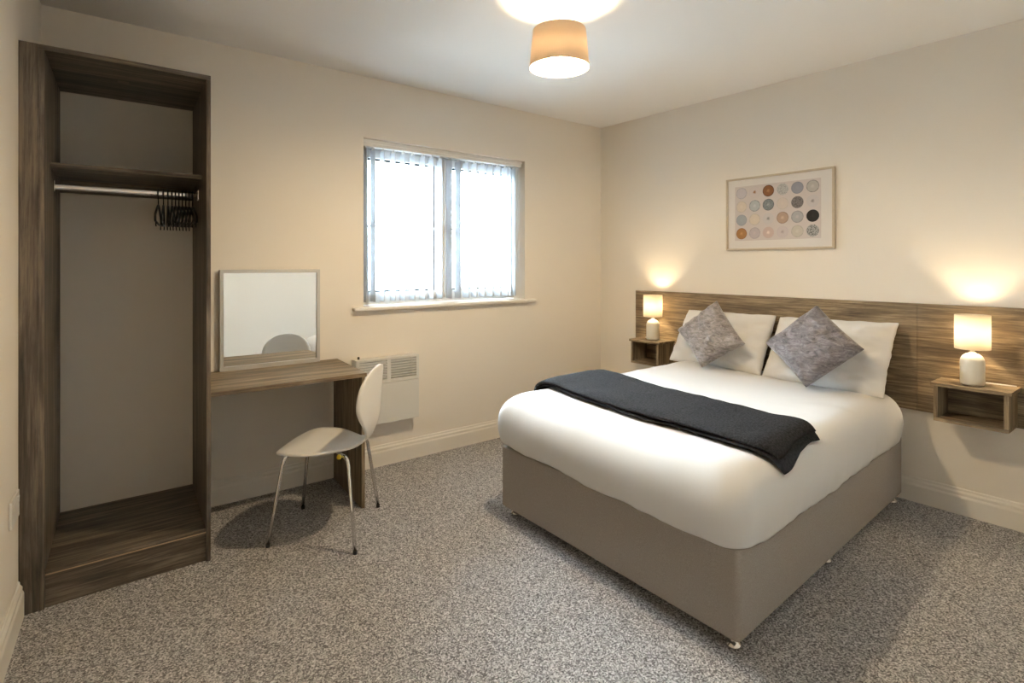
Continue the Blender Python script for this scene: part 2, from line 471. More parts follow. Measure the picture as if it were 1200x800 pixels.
# ------------------------------------------------------------------ vertical blind
bl = thing('vertical_blind', 'white vertical blind with open fabric slats hanging in the window', 'blind', (-1.527, 0.06, 2.05))
hr = MB().box(WX0 + 0.006, WX1 - 0.006, 0.036, 0.084, 2.058, 2.100)
obj('headrail', hr, M['white_plastic'], bl, bevel=0.004)
obj('headrail_lip', box(WX0 + 0.006, WX1 - 0.006, 0.028, 0.0355, 2.078, 2.101), M['white_plastic'], bl, bevel=0.002)
SLX = [-2.170, -2.112, -2.046, -1.970, -1.898, -1.826, -1.748, -1.680, -1.610, -1.530, -1.456, -1.385, -1.316, -1.245, -1.172, -1.100, -1.028, -0.985, -0.945]
slat_proto = None
for i, x in enumerate(SLX):
    cx, cy = x + 0.012, 0.060
    ang = math.radians(5 + random.uniform(-3, 3) + (10 if i > 16 else 0))
    if slat_proto is None:
        m = MB(); n = 6; P = []; F = []
        for z in (-0.99, 0.0):
            for side in (-0.0006, 0.0006):
                for k in range(n + 1):
                    t = -0.0445 + 0.089 * k / n
                    P.append((side + 0.0035 * (1 - (t / 0.0445) ** 2), t, z))
        a = n + 1
        for k in range(n):
            F.append((k, k + 1, 2 * a + k + 1, 2 * a + k)); F.append((a + k, 3 * a + k, 3 * a + k + 1, a + k + 1))
        F += [(0, 2 * a, 3 * a, a), (n, a + n, 3 * a + n, 2 * a + n)]
        m.add(P, F)
        o = obj('slat', m, M['blind'], None, smooth=True); slat_proto = o
        o.parent = bl
        wgt = obj('bottom_weight', MB().box(-0.0022, 0.0058, -0.042, 0.042, -0.988, -0.950), M['blind'], None)
        wgt.parent = o; wgt_proto = wgt
        hk = obj('hanger_clip', MB().box(-0.002, 0.005, -0.016, 0.016, -0.005, 0.012), M['white_plastic'], None)
        hk.parent = o; hk_proto = hk
    else:
        o = slat_proto.copy(); COL.objects.link(o)
        for pr in (wgt_proto, hk_proto):
            c = pr.copy(); COL.objects.link(c); c.parent = o
    o.location = Vector((cx, cy, 2.045)) - bl.location
    o.rotation_euler = (0, 0, -ang)
obj('bead_chain', MB().tube([(-0.885, 0.05, 2.055), (-0.884, 0.05, 1.6), (-0.886, 0.05, 1.25), (-0.892, 0.05, 1.232), (-0.898, 0.05, 1.25), (-0.897, 0.05, 2.055)], 0.0022, 6), M['white_plastic'], bl)

# ================================================================== wardrobe
SH = 0.058
WF, WBK = -0.61, -0.002
wd = thing('wardrobe', 'tall open wardrobe of dark weathered oak board with shelf and rail', 'wardrobe', (-3.44, -0.3, 0))
dx = -SH * 0.61                # x given at the front edge -> x at y = 0
def fx(xfront): return xfront - SH * WF
obj('side_panel', box(fx(-3.731), fx(-3.713), WF, WBK, 0, 2.105, SH), M['wood_z'], wd, bevel=0.001)
obj('side_panel', box(fx(-3.172), fx(-3.155), WF, WBK, 0, 2.105, SH), M['wood_z'], wd, bevel=0.001)
fl = MB().prism([(lx(WF) + 0.001, WF + 0.001), (fx(-3.7315) + SH * WF, WF + 0.001), (fx(-3.7315) + SH * (WF + .02), WF + 0.02), (lx(WF + .02) + 0.001, WF + 0.02)], 0.0, 2.125)
obj('filler_strip', fl, M['wood_z'], wd)
obj('top_panel', box(fx(-3.731), fx(-3.155), WF, WBK, 2.1055, 2.125, SH), M['wood_x'], wd, bevel=0.001)
obj('shelf', box(fx(-3.7125), fx(-3.1725), -0.435, WBK, 1.692, 1.711, SH), M['wood_x'], wd, bevel=0.001)
obj('shelf_batten', box(fx(-3.7125), fx(-3.1725), -0.022, WBK, 1.632, 1.6915, SH), M['wood_x'], wd)
obj('base_board', box(fx(-3.7125), fx(-3.1725), -0.597, WBK, 0.122, 0.141, SH), M['wood_x'], wd)
obj('edge_band', box(fx(-3.7125), fx(-3.1725), -0.5985, -0.5972, 0.1215, 0.1262, SH), M['edge'], wd)
obj('plinth', box(fx(-3.7125), fx(-3.1725), -0.5965, -0.578, 0.0, 0.1212, SH), M['wood_x'], wd)
st = obj('sticker', box(-3.475, -3.435, -0.36, -0.325, 2.1045, 2.1053), M['sticker'], wd)
RY, RZ = -0.31, 1.628
xl, xr = fx(-3.7125) + SH * RY, fx(-3.1725) + SH * RY
rail = MB()
n = 14; P = []; F = []
for x in (xl + 0.001, xr - 0.001):
    for k in range(n):
        a = 2 * math.pi * k / n
        P.append((x, RY + 0.0075 * math.cos(a), RZ + 0.015 * math.sin(a)))
F = [(k, (k + 1) % n, n + (k + 1) % n, n + k) for k in range(n)] + [tuple(range(n)), tuple(range(2 * n - 1, n - 1, -1))]
rail.add(P, F)
rl = obj('hanging_rail', rail, M['chrome'], wd, smooth=False)
for x0, x1 in ((xl + 0.0005, xl + 0.006), (xr - 0.006, xr - 0.0005)):
    m = MB().box(x0, x1, RY - 0.013, RY + 0.013, RZ - 0.022, RZ + 0.026)
    obj('rail_socket', m, M['chrome'], rl, bevel=0.003)

# ------------------------------------------------------------------ coat hangers
def hanger_mesh():
    m = MB()
    hook = [(0, 0.0 - 0.012 * math.cos(a), 0.0 + 0.0175 * math.sin(a)) for a in [math.pi * 1.0 * k / 8 - 0.35 for k in range(9)]]
    hook = [(0, 0.0 + 0.017 * math.cos(a), 0.002 + 0.019 * math.sin(a)) for a in [-0.5 + (math.pi + 0.5) * k / 10 for k in range(11)]]
    hook += [(0, -0.014, -0.022), (0, 0.0, -0.035), (0, 0, -0.062)]
    m.tube(hook, 0.0026, 6)
    return m
def hanger_body():
    m = MB()
    arm = [(0, -0.200, -0.128), (0, -0.195, -0.112), (0, -0.10, -0.080), (0, -0.03, -0.060), (0, 0, -0.056), (0, 0.03, -0.060), (0, 0.10, -0.080), (0, 0.195, -0.112), (0, 0.200, -0.128), (0, 0.190, -0.140),
           (0, 0, -0.143), (0, -0.190, -0.140), (0, -0.200, -0.128)]
    m.tube(arm, 0.0046, 7)
    for s in (-1, 1):
        m.tube([(0, 0.165 * s, -0.143), (0, 0.16 * s, -0.158), (0, 0.148 * s, -0.16)], 0.0028, 6)
    return m
hb0 = None
HX = [-3.320, -3.300, -3.282, -3.266, -3.252, -3.238, -3.224, -3.210, -3.196, -3.182]
HA = [9, 7, 5.5, 4.3, 3.5, 3.3, 3.3, 3.3, 3.3, 3.3]
ORD = ['tenth', 'ninth', 'eighth', 'seventh', 'sixth', 'fifth', 'fourth', 'third', 'second']
for i, (x, a) in enumerate(zip(HX, HA)):
    if hb0 is None:
        hr0 = thing('coat_hanger', 'slim black plastic coat hanger on the wardrobe rail', 'coat hanger', (0, 0, 0), 'black hangers on the wardrobe rail')
        hb0 = hr0
        b0 = obj('hanger_body', hanger_body(), M['black'], hr0, smooth=True)
        k0 = obj('hook', hanger_mesh(), M['steel'], hr0, smooth=True)
        k0.data.materials[0] = M['black']
        r = hr0
    else:
        r = hb0.copy(); COL.objects.link(r)
        for q in (b0, k0):
            c = q.copy(); COL.objects.link(c); c.parent = r
    r['label'] = ('black plastic coat hanger on the rail, nearest the desk-side wardrobe panel' if i == 9 else
                  'black plastic coat hanger, %s along the rail from the desk-side wardrobe panel' % ORD[i])
    r.location = (x + 0.0, RY, RZ - 0.001)
    r.rotation_euler = (0, 0, math.radians(-a))

# ================================================================== desk
DK = 0.075
dk = thing('dressing_table', 'wall-side dressing table of weathered oak board with one panel leg', 'desk', (-2.75, -0.27, 0))
top = MB().prism([(-3.1185, -0.001), (-3.1505, -0.535), (-2.36 - DK * 0.535, -0.535), (-2.36 - DK * 0.001, -0.001)], 0.699, 0.720)
obj('desk_top', top, M['hb_x'], dk, bevel=0.001)
leg = MB().prism([(-2.389, -0.02), (-2.389 - DK * 0.51, -0.53), (-2.370 - DK * 0.51, -0.53), (-2.370, -0.02)], 0, 0.6985)
obj('panel_leg', leg, M['hb_z'], dk, bevel=0.001)
obj('wall_batten', box(-3.10, -2.40, -0.02, -0.001, 0.655, 0.6985), M['hb_x'], dk)

# ------------------------------------------------------------------ mirror
mr = thing('mirror', 'square mirror in a thin silver frame standing on the dressing table', 'mirror', (-2.745, -0.02, 0.7205))
MX0, MX1, MZ0, MZ1 = -3.013, -2.478, 0.7215, 1.268
my0, my1 = -0.032, -0.008
w = 0.018
f_ = MB().box(MX0, MX0 + w, my0, my1, MZ0, MZ1).box(MX1 - w, MX1, my0, my1, MZ0, MZ1)
f_.box(MX0 + w, MX1 - w, my0, my1, MZ1 - w, MZ1).box(MX0 + w, MX1 - w, my0, my1, MZ0, MZ0 + w + .004)
for p in f_.v: p.y += -0.016 * (p.x - MX0)
obj('mirror_frame', f_, M['silver'], mr, bevel=0.0015)
g_ = box(MX0 + w, MX1 - w, -0.024, -0.012, MZ0 + w + .004, MZ1 - w)
for p in g_.v: p.y += -0.016 * (p.x - MX0)
obj('mirror_glass', g_, M['mirror'], mr)

# ------------------------------------------------------------------ panel heater
ht = thing('panel_heater', 'white wall-mounted electric panel heater with louvred top beside the desk', 'heater', (-2.05, -0.04, 0.29))
hx0, hx1 = -2.268, -1.838
hb_ = MB().box(hx0, hx1, -0.066, -0.006, 0.292, 0.560).box(hx0, hx0 + 0.012, -0.066, -0.006, 0.560, 0.704).box(hx1 - 0.012, hx1, -0.066, -0.006, 0.560, 0.704)
hb_.box(hx0 + 0.012, hx1 - 0.012, -0.066, -0.006, 0.696, 0.704).box(hx0 + 0.012, hx1 - 0.012, -0.009, -0.006, 0.560, 0.696)
obj('body', hb_, M['heater'], ht)
obj('front_panel', box(hx0, hx1, -0.082, -0.0665, 0.292, 0.545), M['heater'], ht, bevel=0.003)
gr = MB()
gx = [(hx0 + 0.018, -2.066), (-2.040, hx1 - 0.018)]
gz0, gz1 = 0.570, 0.690
gr.box(hx0, hx0 + 0.018, -0.080, -0.0665, 0.548, 0.704).box(hx1 - 0.018, hx1, -0.080, -0.0665, 0.548, 0.704)
gr.box(-2.066, -2.040, -0.080, -0.0665, gz0, gz1)
gr.box(hx0 + 0.018, hx1 - 0.018, -0.080, -0.0665, gz1, 0.704).box(hx0 + 0.018, hx1 - 0.018, -0.080, -0.0665, 0.548, gz0)
gf = obj('grille_frame', gr, M['heater'], ht)
for a, b in gx:
    obj('grille_recess', box(a, b, -0.0115, -0.0095, gz0, gz1), M['steel'], ht)
    for k in range(7):
        z = gz0 + 0.006 + k * (gz1 - gz0 - 0.006) / 7
        m = MB().add([(a, -0.080, z), (b, -0.080, z), (a, -0.080, z + 0.0085), (b, -0.080, z + 0.0085), (a, -0.069, z + 0.001), (b, -0.069, z + 0.001), (a, -0.069, z + 0.0095), (b, -0.069, z + 0.0095)],
                     [(0, 1, 3, 2), (4, 6, 7, 5), (0, 4, 5, 1), (2, 3, 7, 6), (0, 2, 6, 4), (1, 5, 7, 3)])
        obj('louvre', m, M['heater'], ht)
obj('control_knob', MB().lathe([(0.007, 0), (0.007, 0.014), (0.005, 0.016)], (-2.235, -0.03, 0.704), 14), M['slot'], ht)

# ------------------------------------------------------------------ wall socket (left wall)
so = thing('wall_socket', 'cream double switch socket plate low on the wall by the wardrobe', 'socket', (lx(-0.72), -0.72, 0.44))
def lbox(d0, d1, y0, y1, z0, z1):
    return MB().prism([(lx(y0) + d0, y0), (lx(y0) + d1, y0), (lx(y1) + d1, y1), (lx(y1) + d0, y1)], z0, z1)
obj('plate', lbox(0.001, 0.010, -0.800, -0.655, 0.392, 0.486), M['white_plastic'], so, bevel=0.002)
for y in (-0.765, -0.690):
    obj('rocker', lbox(0.0102, 0.014, y - 0.010, y + 0.010, 0.448, 0.472), M['white_plastic'], so, bevel=0.001)
    obj('pin_shutter', lbox(0.0102, 0.0112, y - 0.012, y + 0.012, 0.405, 0.430), M['white_plastic'], so)

# ================================================================== chair
CC = Vector((-2.640, -0.630, 0)); CF = Vector((-0.76, 0.65, 0)); CS = Vector((0.65, 0.76, 0))
def cw(f, s, z): return CC + CF * f + CS * s + Vector((0, 0, z))
ch = thing('chair', 'white moulded chair with waisted back and chrome legs at the desk', 'chair', tuple(CC))
def seat_hw(t):      # t 0 neck .. 1 front
    return 0.05 + 0.165 * math.sin(min(1, t / 0.62) * math.pi / 2) ** 1.3 if t < 0.62 else 0.215 * max(0, 1 - ((t - 0.62) / 0.385) ** 2.6) ** 0.5
def shell(rows, cols, fn):
    P = [fn(i / rows, 2 * j / cols - 1) for i in range(rows + 1) for j in range(cols + 1)]
    F = [(i * (cols + 1) + j, i * (cols + 1) + j + 1, (i + 1) * (cols + 1) + j + 1, (i + 1) * (cols + 1) + j) for i in range(rows) for j in range(cols)]
    return MB().add(P, F)
def seat_pt(t, s):
    hw = seat_hw(t)
    f = -0.200 + 0.425 * t
    z = 0.424 - 0.008 * math.sin(t * math.pi) + 0.030 * max(0, 1 - t / 0.16) ** 2 - 0.030 * max(0, (t - 0.72) / 0.28) ** 2
    z += 0.010 * (s * hw / 0.21) ** 2
    return cw(f - 0.0 , s * hw, z)
def back_hw(t):      # t 0 neck .. 1 top
    return 0.05 + 0.145 * math.sin(min(1, t / 0.55) * math.pi / 2) ** 1.25 if t < 0.55 else 0.195 * max(0, 1 - ((t - 0.55) / 0.452) ** 2.4) ** 0.5
def back_pt(t, s):
    hw = back_hw(t)
    z = 0.452 + 0.355 * t
    f = -0.201 - 0.022 * math.sin(min(1, t / 0.3) * math.pi / 2) - 0.018 * t + 0.030 * (s * hw / 0.19) ** 2 - 0.008 * t * t
    return cw(f, s * hw, z)
obj('seat', shell(26, 18, seat_pt), M['chair'], ch, smooth=True, solid=0.010)
obj('backrest', shell(26, 16, back_pt), M['chair'], ch, smooth=True, solid=0.010)
feet = [(-2.927, -0.645), (-2.637, -0.950), (-2.672, -0.337), (-2.350, -0.565)]
for fxy in feet:
    d = Vector((fxy[0], fxy[1], 0)) - CC
    ft = d.dot(CF); fs = d.dot(CS)
    a = cw(ft * 0.28, fs * 0.28, 0.405); kx = cw(ft * 0.66, fs * 0.66, 0.403); k2 = cw(ft * 0.74, fs * 0.74, 0.389); k3 = cw(ft * 0.775, fs * 0.775, 0.362)
    foot = Vector((fxy[0], fxy[1], 0.014))
    k1 = cw(ft * 0.705, fs * 0.705, 0.399)
    lg = obj('leg', MB().tube([a, kx, k1, k2, k3, k3.lerp(foot, 0.5), foot], 0.0085, 12), M['chrome'], ch, smooth=True)
    obj('foot_cap', MB().tube([foot + Vector((0, 0, 0.002)), foot, (fxy[0] * 1.0, fxy[1], 0.0005)], 0.0098, 12), M['black'], lg, smooth=False)
obj('mounting_plate', MB().lathe([(0.075, 0.0), (0.08, 0.004), (0.075, 0.008)], cw(0, 0, 0.4005), 24), M['steel'], ch)
pb = cw(-0.105, -0.150, 0.393)
obj('rubber_bumper', MB().lathe([(0.009, 0), (0.012, 0.006), (0.010, 0.014), (0.006, 0.020)], (pb.x, pb.y, pb.z), 14), M['yellow'], ch, smooth=True)

# ================================================================== bed
ZB, ZT = 0.05, 0.358
BFR, BFL, BBR, BBL = Vector((-1.912, -2.370)), Vector((-1.882, -1.036)), Vector((-0.060, -2.275)), Vector((-0.052, -0.985))
def bxy(u, v):
    """u 0 head..1 foot ; v 0 window side..1 door side"""
    a = BBL.lerp(BFL, u); b = BBR.lerp(BFR, u); return a.lerp(b, v)
bed = thing('divan_bed', 'double divan bed base in taupe woven fabric on chrome glides', 'bed', (-0.98, -1.66, 0))
def rr_poly(u0, u1, v0, v1, r, n=6):
    L, Wd = 1.85, 1.32
    pts = []
    for (cu, cv, a0) in ((u1 - r / L, v1 - r / Wd, 0), (u0 + r / L, v1 - r / Wd, 90), (u0 + r / L, v0 + r / Wd, 180), (u1 - r / L, v0 + r / Wd, 270)):
        for k in range(n + 1):
            a = math.radians(a0 + 90 * k / n)
            p = bxy(cu + r / L * math.cos(a), cv + r / Wd * math.sin(a)); pts.append((p.x, p.y))
    return pts
obj('base', MB().prism(rr_poly(0, 1, 0, 1, 0.022), ZB, ZT), M['divan'], bed, bevel=0.008, seg=3)
obj('mattress', MB().prism(rr_poly(0.005, 0.995, 0.005, 0.995, 0.06), ZT + 0.001, 0.548), M['mattress'], bed, bevel=0.03, seg=4)
GL = [(0.028, 0.972), (0.972, 0.965), (0.965, 0.035), (0.028, 0.035), (0.53, 0.965), (0.488, 0.955), (0.53, 0.035), (0.488, 0.04)]
for u, v in GL:
    p = bxy(u, v)
    g = MB().lathe([(0.026, 0.0), (0.027, 0.005), (0.024, 0.011), (0.016, 0.018), (0.010, 0.024), (0.009, 0.0495)], (p.x, p.y, 0.0005), 20)
    obj('glide', g, M['chrome'], bed, smooth=True)

# ------------------------------------------------------------------ duvet
def fbm(x, y, z=0.0): return noise.noise(Vector((x, y, z)))
DZ = 0.602
def top_z(x, y):
    k = min(1.0, max(0.0, (y + 1.75) / 0.75)); k = k * k * (3 - 2 * k)
    return DZ + 0.038 * k + 0.010 * fbm(x * 2.3, y * 2.3, 1.7) + 0.005 * fbm(x * 6, y * 6, 4.0) + 0.0025 * fbm(x * 14, y * 14, 9.0)
NC = 240
def duvet_outline(o, r):
    """closed contour, offset o outward from the base on the two sides and foot"""
    L, Wd = 1.85, 1.32
    u0, u1 = 0.035, 1 + o / L
    v0, v1 = -o / Wd, 1 + o / Wd
    ru, rv = r / L, r / Wd
    segs = []
    def arc(cu, cv, a0, rr):
        return [(cu + rr / L * math.cos(math.radians(a0 + 90 * k / 14)), cv + rr / Wd * math.sin(math.radians(a0 + 90 * k / 14))) for k in range(15)]
    poly = []
    poly += arc(u1 - ru, v1 - rv, 0, r)
    r2 = 0.05
    poly += arc(u0 + r2 / L, v1 - r2 / Wd, 90, r2)
    poly += arc(u0 + r2 / L, v0 + r2 / Wd, 180, r2)
    poly += arc(u1 - ru, v0 + rv, 270, r)
    pts = [bxy(a, b) for a, b in poly]
    # resample evenly
    ds = [0.0]
    for i in range(len(pts)): ds.append(ds[-1] + (pts[(i + 1) % len(pts)] - pts[i]).length)
    out = []
    for k in range(NC):
        s = ds[-1] * k / NC
        i = max(j for j in range(len(pts)) if ds[j] <= s + 1e-9)
        t = (s - ds[i]) / max(1e-9, ds[i + 1] - ds[i])
        out.append(pts[i].lerp(pts[(i + 1) % len(pts)], t))
    return out
prof = [(-0.115, 0.0, 0.068), (-0.085, -0.003, 0.075), (-0.055, -0.010, 0.082), (-0.025, -0.023, 0.088), (0.002, -0.045, 0.088), (0.022, -0.075, 0.088),
        (0.034, -0.112, 0.088), (0.037, -0.150, 0.085), (0.034, -0.185, 0.078), (0.028, -0.215, 0.071), (0.022, -0.238, 0.068), (0.016, -0.250, 0.065)]
base_c = duvet_outline(-0.115, 0.068)
cen = Vector((-1.02, -1.66))
P = []; F = []
P.append((cen.x, cen.y, top_z(cen.x, cen.y)))
rings = []
for sc in (0.12, 0.25, 0.38, 0.5, 0.62, 0.73, 0.83, 0.92):
    rings.append([(cen.lerp(q, sc), 0.0, 0.0) for q in base_c])
for o, dz, r in prof:
    rings.append([(q, dz, 1.0) for q in duvet_outline(o, r)])
for j, ring in enumerate(rings):
    for i, (q, dz, e) in enumerate(ring):
        z = top_z(q.x, q.y)
        if e:
            k = min(1.0, -dz / 0.25)
            h = k * k
            wav = 0.013 * fbm(q.x * 3.1, q.y * 3.1, 8.0) + 0.006 * fbm(q.x * 8, q.y * 8, 3.3)
            z = z + dz + wav * h
            # hanging folds
            d = (q - cen).normalized()
            amp = k * (0.007 * fbm(q.x * 5.5, q.y * 5.5, 11.0) + 0.009 * fbm(q.x * 15, q.y * 15, 6.0))
            q = q + d * amp
        x = min(q.x, -0.012)
        P.append((x, q.y, z))
for i in range(NC):
    F.append((0, 1 + i, 1 + (i + 1) % NC))
for j in range(len(rings) - 1):
    a = 1 + j * NC; b = a + NC
    for i in range(NC):
        F.append((a + i, b + i, b + (i + 1) % NC, a + (i + 1) % NC))
dv = obj('duvet', MB().add(P, F), M['linen'], None, origin=(-0.98, -1.66, DZ), smooth=True, subsurf=1)
s = dv.modifiers.new('thick', 'SOLIDIFY'); s.thickness = 0.012; s.offset = -1
set_props(dv, 'white cotton duvet spread over the bed and hanging over the edges', 'duvet')

# ------------------------------------------------------------------ throw
tA, tB = (Vector((-1.640, -0.995)), Vector((-1.130, -0.955))), (Vector((-1.650, -2.365)), Vector((-1.190, -2.335)))
def bed_drop(x, y):
    """how far the duvet surface falls below its top near the two long sides"""
    u = min(1, max(0, (-0.055 - x) / 1.84))
    a = bxy(u, 0).y; b = bxy(u, 1).y
    d = min(a - y, y - b)          # distance inside the edge
    if d > 0.115: return 0.0
    ks = [(-p[0], p[1]) for p in prof]
    for (d0, z0), (d1, z1) in zip(ks, ks[1:]):
        if d1 <= d <= d0: return z0 + (z1 - z0) * (d0 - d) / max(1e-6, d0 - d1)
    return -0.10
def layer(z0, th, ins0, ins1, insf, insb, nA=90, nB=26, seed=0.0):
    P = []; F = []
    ring_n = 2 * nB
    for i in range(nA + 1):
        t = ins0 + (1 - ins0 - ins1) * i / nA
        f0 = tA[0].lerp(tB[0], t); b0 = tA[1].lerp(tB[1], t)
        wob = 0.012 * fbm(t * 5, seed, 2.0) + 0.010 * math.sin(t * math.pi)
        wob2 = 0.012 * fbm(t * 5, seed, 7.0)
        endk = min(1, min(i, nA - i) / 3.0) ** 0.5
        rnd = 0.06 * max(0, 1 - min(i, nA - i) / 5.0) ** 2; far = max(0, t - 0.85) / 0.15 - max(0, 0.15 - t) / 0.15
        for k in range(ring_n):
            a = 2 * math.pi * k / ring_n
            c, s_ = math.cos(a), math.sin(a)
            cx = math.copysign(abs(c) ** 0.35, c); sz = math.copysign(abs(s_) ** 0.8, s_)
            m = 0.5 + 0.5 * cx
            m = insf + rnd + (1 - insf - insb - 2 * rnd) * m
            q = f0.lerp(b0, m)
            q = q + Vector((-wob * (1 - m) * 1.6 + wob2 * m, -0.014 * far * math.sin(5.2 * m + seed)))
            zz = top_z(q.x, q.y) + bed_drop(q.x, q.y) + z0 + th * 0.5 + sz * th * 0.5 * (0.35 + 0.65 * endk)
            zz += 0.004 * fbm(q.x * 9, q.y * 9, seed) + (0.005 * fbm(q.x * 3, q.y * 3, seed + 3))
            P.append((q.x, q.y, zz))
    for i in range(nA):
        for k in range(ring_n):
            F.append((i * ring_n + k, i * ring_n + (k + 1) % ring_n, (i + 1) * ring_n + (k + 1) % ring_n, (i + 1) * ring_n + k))
    # end caps as strips
    for base in (0, nA * ring_n):
        for k in range(ring_n // 2):
            a, b = k, (k + 1)
            F.append((base + a, base + b, base + (ring_n - b) % ring_n, base + (ring_n - a) % ring_n))
    F = [tuple(dict.fromkeys(q)) for q in F]
    return MB().add(P, [q for q in F if len(q) > 2])
tw = thing('throw_blanket', 'folded charcoal fleece throw laid across the foot of the bed', 'blanket', (-1.36, -1.65, 0.62))
obj('folded_layer', layer(0.006, 0.022, 0.0, 0.0, 0.01, 0.0, seed=1.0), M['throw'], tw, smooth=True, keep=True)
obj('folded_layer', layer(0.021, 0.030, 0.003, 0.014, 0.0, 0.012, seed=1.4), M['throw'], tw, smooth=True, keep=True)

# ------------------------------------------------------------------ pillows and cushions
def pillow(c4, th, n=30, pinch=0.05, wr=0.006, seed=0.0, flange=0.0, power=2.2, frill=0.0):
    """c4: four corner points TL, TR, BR, BL ; th: thickness at the middle"""
    TL, TR, BR, BL = [Vector(p) for p in c4]
    nrm = ((TR - TL) + (BR - BL)).cross((TL - BL) + (TR - BR)).normalized()
    P = []; idx = {}
    def pt(a, b):
        a2 = a * (1 - pinch * (1 - b * b) * abs(a) ** 3)
        b2 = b * (1 - pinch * (1 - a * a) * abs(b) ** 3)
        s, t = 0.5 + 0.5 * a2, 0.5 + 0.5 * b2
        return (BL.lerp(BR, s)).lerp(TL.lerp(TR, s), t)
    F = []
    grid = {}
    mid_p = (TL + TR + BL + BR) / 4
    for side in (1, -1):
        for i in range(n + 1):
            for j in range(n + 1):
                a, b = 2 * i / n - 1, 2 * j / n - 1
                edge = i in (0, n) or j in (0, n)
                if side == -1 and edge: grid[(side, i, j)] = grid[(1, i, j)]; continue
                fa, fb = min(1, abs(a) / (1 - flange)), min(1, abs(b) / (1 - flange))
                hgt = (max(0, 1 - fa ** power) * max(0, 1 - fb ** power)) ** 0.5
                p = pt(a, b)
                w = wr * (fbm(a * 2.6 + seed, b * 2.6, seed) + 0.8 * fbm(a * 6 + seed, b * 9, 2 * seed)) * (0.3 + hgt)
                # creases running in from the corners
                cr = wr * 0.8 * math.sin(9 * math.atan2(b, a) + 5 * fbm(a * 2, b * 2, seed)) * min(1, (a * a + b * b)) * (0.3 + hgt)
                off = side * (th / 2 * hgt + 0.003) + (w + cr if side == 1 else 0)
                if edge:
                    off = 0.006 * fbm(a * 5 + seed, b * 5, seed)
                    p = p + (p - mid_p).normalized() * frill * fbm(a * 6 + seed, b * 6, seed + 2)
                grid[(side, i, j)] = len(P); P.append(p + nrm * off)
    for side in (1, -1):
        for i in range(n):
            for j in range(n):
                q = [grid[(side, i, j)], grid[(side, i + 1, j)], grid[(side, i + 1, j + 1)], grid[(side, i, j + 1)]]
                F.append(tuple(q if side == 1 else q[::-1]))
    return MB().add(P, F)
def soft(name, mb, mat, label, cat, group=None):
    c = sum(mb.v, Vector()) / len(mb.v); c.z = min(p.z for p in mb.v)
    o = obj(name, mb, mat, None, origin=c, smooth=True, subsurf=1)
    set_props(o, label, cat, group)
    return o
# (TL, TR as seen from the foot of the bed)
soft('pillow', pillow([(-0.080, -0.935, 0.968), (-0.080, -1.602, 0.972), (-0.285, -1.598, 0.598), (-0.310, -0.925, 0.616)], 0.15, seed=1.3, wr=0.013, flange=0.02, pinch=0.025, power=3.2, frill=0.008), M['linen'],
     'white cotton pillow against the headboard next to the window-side lamp', 'pillow', 'bed pillows')
soft('pillow', pillow([(-0.080, -1.604, 0.968), (-0.075, -2.272, 0.982), (-0.310, -2.272, 0.592), (-0.285, -1.590, 0.596)], 0.15, seed=4.1, wr=0.013, flange=0.045, pinch=0.025, power=3.2, frill=0.016), M['linen'],
     'white cotton pillow against the headboard with a frilled loose side edge', 'pillow', 'bed pillows')
soft('cushion', pillow([(-0.290, -1.300, 1.064), (-0.385, -1.555, 0.808), (-0.480, -1.305, 0.634), (-0.398, -1.062, 0.850)], 0.15, seed=2.2, wr=0.012, pinch=0.07, power=2.6), M['velvet'],
     'pale grey crushed velvet cushion standing on one corner', 'cushion', 'velvet cushions')
soft('cushion', pillow([(-0.300, -1.934, 1.070), (-0.400, -2.216, 0.857), (-0.510, -1.962, 0.625), (-0.395, -1.672, 0.829)], 0.145, seed=6.4, wr=0.009, pinch=0.05, power=2.6), M['velvet2'],
     'darker slate grey velvet cushion with a piped edge', 'cushion', 'velvet cushions')

# ================================================================== headboard
hbd = thing('headboard', 'long weathered oak board headboard fixed along the wall', 'headboard', (0, -1.65, 0.5))
obj('board', box(-0.020, -0.001, -2.3315, -0.400, 0.502, 1.085), M['hb_y'], hbd, bevel=0.001)
obj('board', box(-0.020, -0.001, -2.92, -2.3330, 0.502, 1.085), M['hb_y'], hbd, bevel=0.001)

def nightstand(y0, y1, z0, z1, label):
    t = thing('bedside_shelf', label, 'bedside shelf', (-0.11, (y0 + y1) / 2, z0), 'floating bedside shelves')
    x0, x1 = -0.205, -0.0205; b = 0.018
    obj('top', box(x0 - 0.008, x1, y0 - 0.012, y1 + 0.012, z1 - b, z1), M['hb_y'], t, bevel=0.001)
    obj('bottom', box(x0, x1, y0, y1, z0, z0 + b), M['hb_y'], t, bevel=0.001)
    obj('side', box(x0, x1, y0, y0 + b, z0 + b + .0002, z1 - b - .0002), M['hb_z'], t, bevel=0.001)
    obj('side', box(x0, x1, y1 - b, y1, z0 + b + .0002, z1 - b - .0002), M['hb_z'], t, bevel=0.001)
    obj('back', box(x1 - 0.010, x1, y0 + b + .0002, y1 - b - .0002, z0 + b + .0002, z1 - b - .0002), M['hb_y'], t)
nightstand(-2.742, -2.452, 0.508, 0.702, 'floating open-fronted oak bedside shelf under the lamp by the board joint')
nightstand(-0.766, -0.505, 0.530, 0.716, 'floating open-fronted oak bedside shelf in the window corner')

